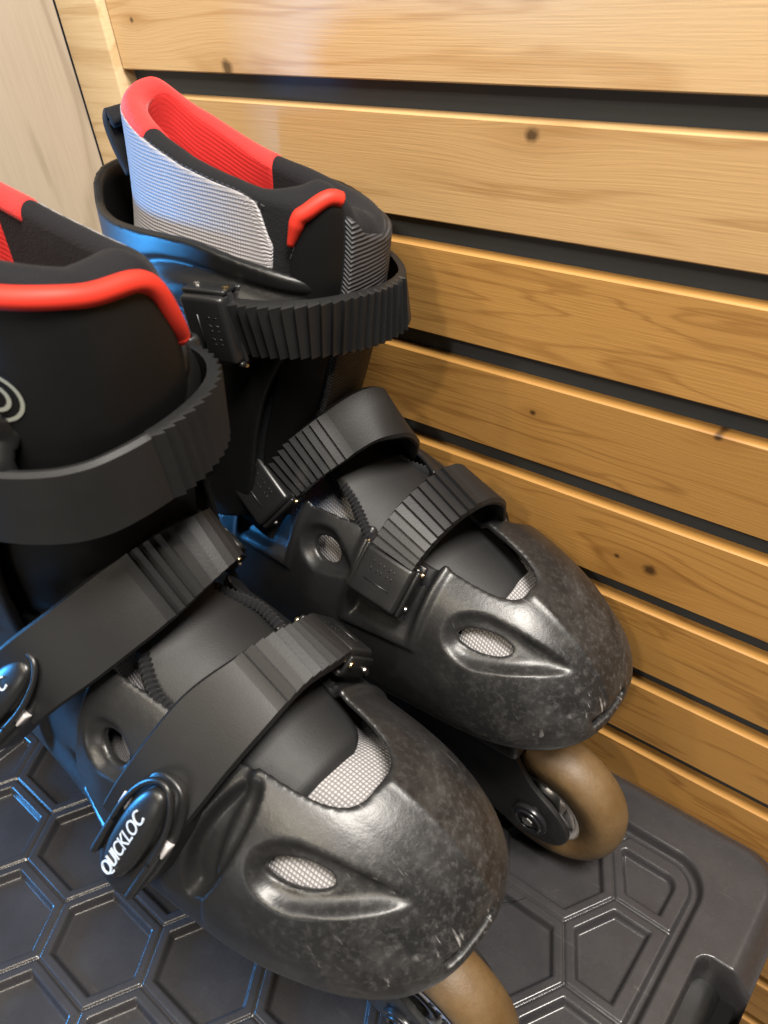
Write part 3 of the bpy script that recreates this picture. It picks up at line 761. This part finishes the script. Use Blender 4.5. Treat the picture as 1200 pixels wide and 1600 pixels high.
    pl, _ = resample([(a_, 0, b_) for a_, b_ in out], 160); pl = pl[:, [0, 2]]
    ch = None
    for sg in (1, -1):
        bm = bmesh.new(); fs = []
        for mm_ in (14.5, 17.5):
            fs.append([bm.verts.new(Vector((a_, sd*sg*mm_, b_))/1000) for a_, b_ in pl])
        bm.faces.new(fs[0]); bm.faces.new(list(reversed(fs[1])))
        for i in range(len(pl)):
            j = (i+1) % len(pl); bm.faces.new([fs[0][i], fs[1][i], fs[1][j], fs[0][j]])
        bmesh.ops.recalc_face_normals(bm, faces=bm.faces)
        es = [e for e in bm.edges if len(e.link_faces) == 2 and max(len(f_.verts) for f_ in e.link_faces) > 8]
        bmesh.ops.bevel(bm, geom=es, offset=.0008, segments=2, profile=.5, affect='EDGES')
        me = bpy.data.meshes.new('chassis'); bm.to_mesh(me); bm.free(); sharp(me, 40)
        ch = link('chassis', me, M['frame'], root)
        for k_ in range(4):
            bx = -80.*k_
            cyl('axle_bolt', 9.2, 2.6, (0, 1, 0), tuple(P((bx, sg*18.6, 38))), M['blackmetal'], ch, bev=.8)
            ring = [(bx+6.2*math.cos(a_), sg*20., 38+6.2*math.sin(a_)) for a_ in np.linspace(0, 2*math.pi, 40)[:-1]]
            tube('bolt_rim', P(ring), .9, M['blackmetal'], ch, n=8, closed=True)
            cyl('bolt_socket', 3.0, 1.6, (0, 1, 0), tuple(P((bx, sg*20., 38))), M['metal'], ch, seg=6, bev=.3)
    box('sole_mount', (250, 50, 12), M['frame'], root, (-130, -3, 86), ((1, 0, 0), (0, 1, 0), (0, 0, 1)), 3)
    for k_ in range(4):
        bx = -80.*k_
        prof = [(21.5, -11.2)]+[(38-8.5+8.5*math.cos(a_), 11.5*math.sin(a_)) for a_ in np.linspace(-math.pi/2+.12, math.pi/2-.12, 22)]+[(21.5, 11.2)]
        def lathe(prof, na=72, wob=0):
            V = []
            for i in range(na):
                an = 2*math.pi*i/na
                for (r_, y_) in prof: V.append((bx+r_*math.cos(an), y_, 38+r_*math.sin(an)))
            return V, grid_faces(na, len(prof), True, True)
        V, F = lathe(prof); tyre = mk('wheel', V, F, M['wheel'])
        V, F = lathe([(21.6, -10.2), (21.6, 10.2), (18.6, 10.2), (18.6, -10.2)]); mk('hub_ring', V, F, M['greybit'], tyre)
        V, F = lathe([(11., -9), (11., 9), (6, 9), (6, -9)]); mk('bearing', V, F, M['metal'], tyre)
        for q in range(6):
            an = q*math.pi/3+.5
            bevel_box('spoke', (9, 14, 3), M['greybit'], tyre, tuple(P((bx+14.8*math.cos(an), 0, 38+14.8*math.sin(an)))), [(math.cos(an), 0, math.sin(an)), (0, 1, 0), (-math.sin(an), 0, math.cos(an))], .6, 2)
    if which == 'f':
        # printed white band with size lettering on the front wheel's outer face
        V = []
        for i in range(97):
            a_ = 2*math.pi*i/96
            for r_, y_ in ((22.4, -11.35), (28.2, -11.9)): V.append((r_*math.cos(a_), y_, 38+r_*math.sin(a_)))
        mk('printed_band', V, grid_faces(97, 2), M['greybit'], root)
        for ch_, an in (('7', 66), ('6', 57), ('m', 46), ('m', 34)):
            a_ = R(an); rd = np.array([math.cos(a_), 0, math.sin(a_)]); tg = np.array([math.sin(a_), 0, -math.cos(a_)])
            c_ = np.array([0, -11.95, 38.])+rd*25.2
            text_mesh('wheel_lettering', ch_, 5.4, M['blackmetal'], root, tuple(P(c_)), tuple(P(tg)), tuple(P(rd)), .2)
    return root

back = make_skate('b', -103.5, -55, -1)
props(back, 'black inline skate beside the slatted wall, silver mesh collar and ratchet buckles facing the camera', 'inline skate', 'pair of worn black and red inline skates')
front = make_skate('f', -97, -157.5, 1); front.rotation_euler.x = R(-.2)
props(front, 'black inline skate in front, with white lettered oval lock caps and rings on its tongue', 'inline skate', 'pair of worn black and red inline skates')

# ------------------------------------------------------------------ slatted wall
wall = bpy.data.objects.new('slatted_wall', None); COL.objects.link(wall); wall.location = (0, 0, -.24)
props(wall, 'wall of horizontal varnished pine slats with dark gaps behind the skates', 'wall')
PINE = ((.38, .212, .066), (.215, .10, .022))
KN = {0: [(-.301, .328, .004), (-.361, .346, .0016)], 1: [(-.151, .311, .0032)], 3: [(-.149, .203, .0016), (-.073, .216, .002)], 4: [(-.091, .143, .0036), (-.106, .144, .0015)]}
for i in range(13):
    top = 364.3-49.15*i; zc = top-19.4
    L = 1100
    bm = bmesh.new(); bmesh.ops.create_cube(bm, size=1)
    for v in bm.verts: v.co = Vector((-.378+(v.co.x+.5)*1.0, (v.co.y+.5)*.0062, (zc+v.co.z*38.7)/1000))
    es = [e for e in bm.edges if all(abs(v.co.y) < 1e-6 for v in e.verts) or abs(e.verts[0].co.x-e.verts[1].co.x) < 1e-6]
    es = [e for e in bm.edges if all(abs(v.co.y) < 1e-6 for v in e.verts)]
    bmesh.ops.bevel(bm, geom=es, offset=.0006, segments=1, profile=.5, affect='EDGES')
    for v in bm.verts: v.co.z += .24
    me = bpy.data.meshes.new('slat'); bm.to_mesh(me); bm.free(); sharp(me, 30)
    # each board has its own grain; knots are given in world metres
    kn = [(x, z+.24, r) for x, z, r in KN.get(i, [])]
    if i > 5: kn = [(rng.uniform(-.3, .3), (zc+rng.uniform(-10, 10))/1000+.24, rng.uniform(.002, .004))]
    tone = rng.uniform(.92, 1.06); toplight = (.8, .42, .08)[i] if i < 3 else 0.  # upper boards coloured paler to carry the brighter light up there
    li = tuple(c*tone*(1-toplight)+toplight*q for c, q in zip(PINE[0], (.56, .39, .21))); dk = tuple(c*tone*(1-toplight)+toplight*q for c, q in zip(PINE[1], (.44, .26, .11)))
    if i >= 2: li = tuple(a_*b_ for a_, b_ in zip(li, (.88, .80, .62))); dk = tuple(a_*b_ for a_, b_ in zip(dk, (.88, .80, .62)))  # lower boards darkened in colour for the light falling off
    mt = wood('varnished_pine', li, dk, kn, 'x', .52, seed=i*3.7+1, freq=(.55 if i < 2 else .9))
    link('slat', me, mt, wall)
bm = bmesh.new(); bmesh.ops.create_cube(bm, size=1)
for v in bm.verts: v.co = Vector((.12+v.co.x*1.1, .0115+v.co.y*.010, .06+.24+v.co.z*.72))
me = bpy.data.meshes.new('backing'); bm.to_mesh(me); bm.free()
link('backing', me, mat('dark_backing_board', (.030, .038, .045), .7), wall, smooth=False)

# corner post and pale side board
post = bevel_box('corner_post', (34.6, 26, 720), wood('post_pine', (.48, .36, .21), (.34, .22, .10), (), 'x', .5, 9., .6), None, (-395.9, 8.5, 120), None, .8)
props(post, 'upright pale pine corner post left of the slats', 'post')
side = bevel_box('side_board', (10, 150, 720), wood('grey_board', (.31, .26, .20), (.20, .16, .115), (), 'y', .55, 3.3, .35, .1), None, (-418.5, -79.8, 120), None, .6)
props(side, 'grey brown upright wooden board at the far left, beside the corner post', 'board')

# ------------------------------------------------------------------ crate with hexagon-patterned lid
crate = bpy.data.objects.new('storage_crate', None); COL.objects.link(crate); crate.location = (-.22, -.19, -.24)
props(crate, 'black plastic storage crate whose lid has recessed hexagons, carrying both skates', 'crate')
def lid_height(x, y):
    """mm; x,y world mm. lid outer rect x -430..2, y -372..0"""
    def rrect(x0, x1, y0, y1, r):
        cx, cy, hx, hy = (x0+x1)/2, (y0+y1)/2, (x1-x0)/2-r, (y1-y0)/2-r
        qx, qy = np.abs(x-cx)-hx, np.abs(y-cy)-hy
        return np.hypot(np.maximum(qx, 0), np.maximum(qy, 0))+np.minimum(np.maximum(qx, qy), 0)-r
    outer = rrect(-430, 2, -372, 0, 26); panel = rrect(-401, -31, -344, -29, 17)
    z = 2.6*sstep(panel, -.6, 1.6)
    # rounded shoulder of the lid
    z -= 11*sstep(outer, -12, 0)**1.8
    # groove round the panel
    z -= 3.2*(1-sstep(np.abs(panel+2.0), 1.0, 2.9))
    # hexagon cells
    px, py, fl, hh = 50.35, 46.5, 37.3, 23.25
    X0, Y0 = -43.6, -88.5
    best = np.full(x.shape, 1e9)
    for par in (0, 1):
        cx = X0+par*px; cy = Y0+par*py/2
        qx = (x-cx+px) % (2*px)-px; qy = (y-cy+py/2) % py-py/2
        ax_, ay = np.abs(qx), np.abs(qy)
        d1 = ay-py/2; d2 = (ax_-(fl/2+13.4/2))*math.cos(R(30))+(ay-py/4)*math.sin(R(30))
        d = np.maximum(d1, d2); best = np.minimum(best, d)
    cell = np.maximum(best, panel+6.)
    inside = panel < -4.5
    z -= 2.0*(1-sstep(np.abs(best), .1, .85))*inside               # thin seams between cells
    z -= 4.4*sstep(-cell, 4.5, 6.6)*inside                       # floor of the cell
    # notch for the handle in the right side
    nt = rrect(-20.5, 30, -170, -66, 5)
    z -= 48*(1-sstep(nt, -1.5, 1.0))
    return z
def axis(a, b, fine0, fine1, hf, hc):
    l_ = np.arange(a, fine0, hc); m_ = np.arange(fine0, fine1, hf); r_ = np.arange(fine1, b+1e-6, hc)
    return np.r_[l_, m_, r_, b] if len(r_) == 0 or abs(r_[-1]-b) > 1e-6 else np.r_[l_, m_, r_]
gx = np.r_[-430, np.arange(-429.5, 1.9, .62), 2.0]; gy = np.r_[-372, np.arange(-371.5, -.1, .62), 0.]
XX, YY = np.meshgrid(gx, gy, indexing='ij'); ZZ = lid_height(XX, YY)
# pull corners in to the rounded outline
def squeeze(x, y):
    cx, cy, hx, hy, r = -214., -186., 216.-26, 186.-26, 26.
    dx, dy = x-cx, y-cy; ex, ey = np.abs(dx)-hx, np.abs(dy)-hy
    k = (ex > 0) & (ey > 0); mx = np.maximum(ex, ey); n_ = np.hypot(ex, ey)+1e-9; s = np.where(k, mx/n_, 1)
    return np.where(k, cx+np.sign(dx)*(hx+ex*s), x), np.where(k, cy+np.sign(dy)*(hy+ey*s), y)
XS, YS = squeeze(XX, YY); ZZ = lid_height(XS, YS)
V = np.stack([XS+220, YS+190, ZZ+240], -1).reshape(-1, 3)
n_, k_ = XX.shape
I, J = np.meshgrid(np.arange(n_-1), np.arange(k_-1), indexing='ij'); a = (I*k_+J).ravel()
F = np.stack([a, a+k_, a+k_+1, a+1], 1)
bnd = [(i, 0) for i in range(n_)]+[(n_-1, j) for j in range(1, k_)]+[(i, k_-1) for i in range(n_-2, -1, -1)]+[(0, j) for j in range(k_-2, 0, -1)]
bi = np.array([i*k_+j for i, j in bnd]); base = len(V); VB = V[bi].copy(); VB[:, 2] = 222
V = np.vstack([V, VB]); q = np.arange(len(bi)); q2 = (q+1) % len(bi)
F = np.vstack([F, np.stack([bi[q], base+q, base+q2, bi[q2]], 1)])
me = raw('lid', V, F); link('lid', me, M['lid'], crate)
bevel_box('crate_body', (412, 352, 220), M['cuff'], crate, (6, 4, 112), None, 8)

bevel_box('notch_shade', (19, 98, 2), M['dark'], crate, (-11+220, -114+190, -26+240), None, .3)  # black plate added in the notch to stand for its shade
# a stray hair lying on the lid by the far wheel
hp = [(-113, -93, .3), (-109, -97, 1.2), (-104, -99, .5), (-100, -97, 1.6), (-97, -93, .4), (-95, -90, .3)]
hr, _ = resample(hp, 60); hair = tube('stray_hair', hr, .14, M['dark'], None, n=6)
props(hair, 'single dark curled hair lying on the crate lid beside the far skate wheel', 'hair')
# floor
fl = bevel_box('floor', (3000, 3000, 10), mat('dark_floor', (.10, .085, .07), .6), None, (0, -1200, -245.5), None, .5)
fl['kind'] = 'structure'
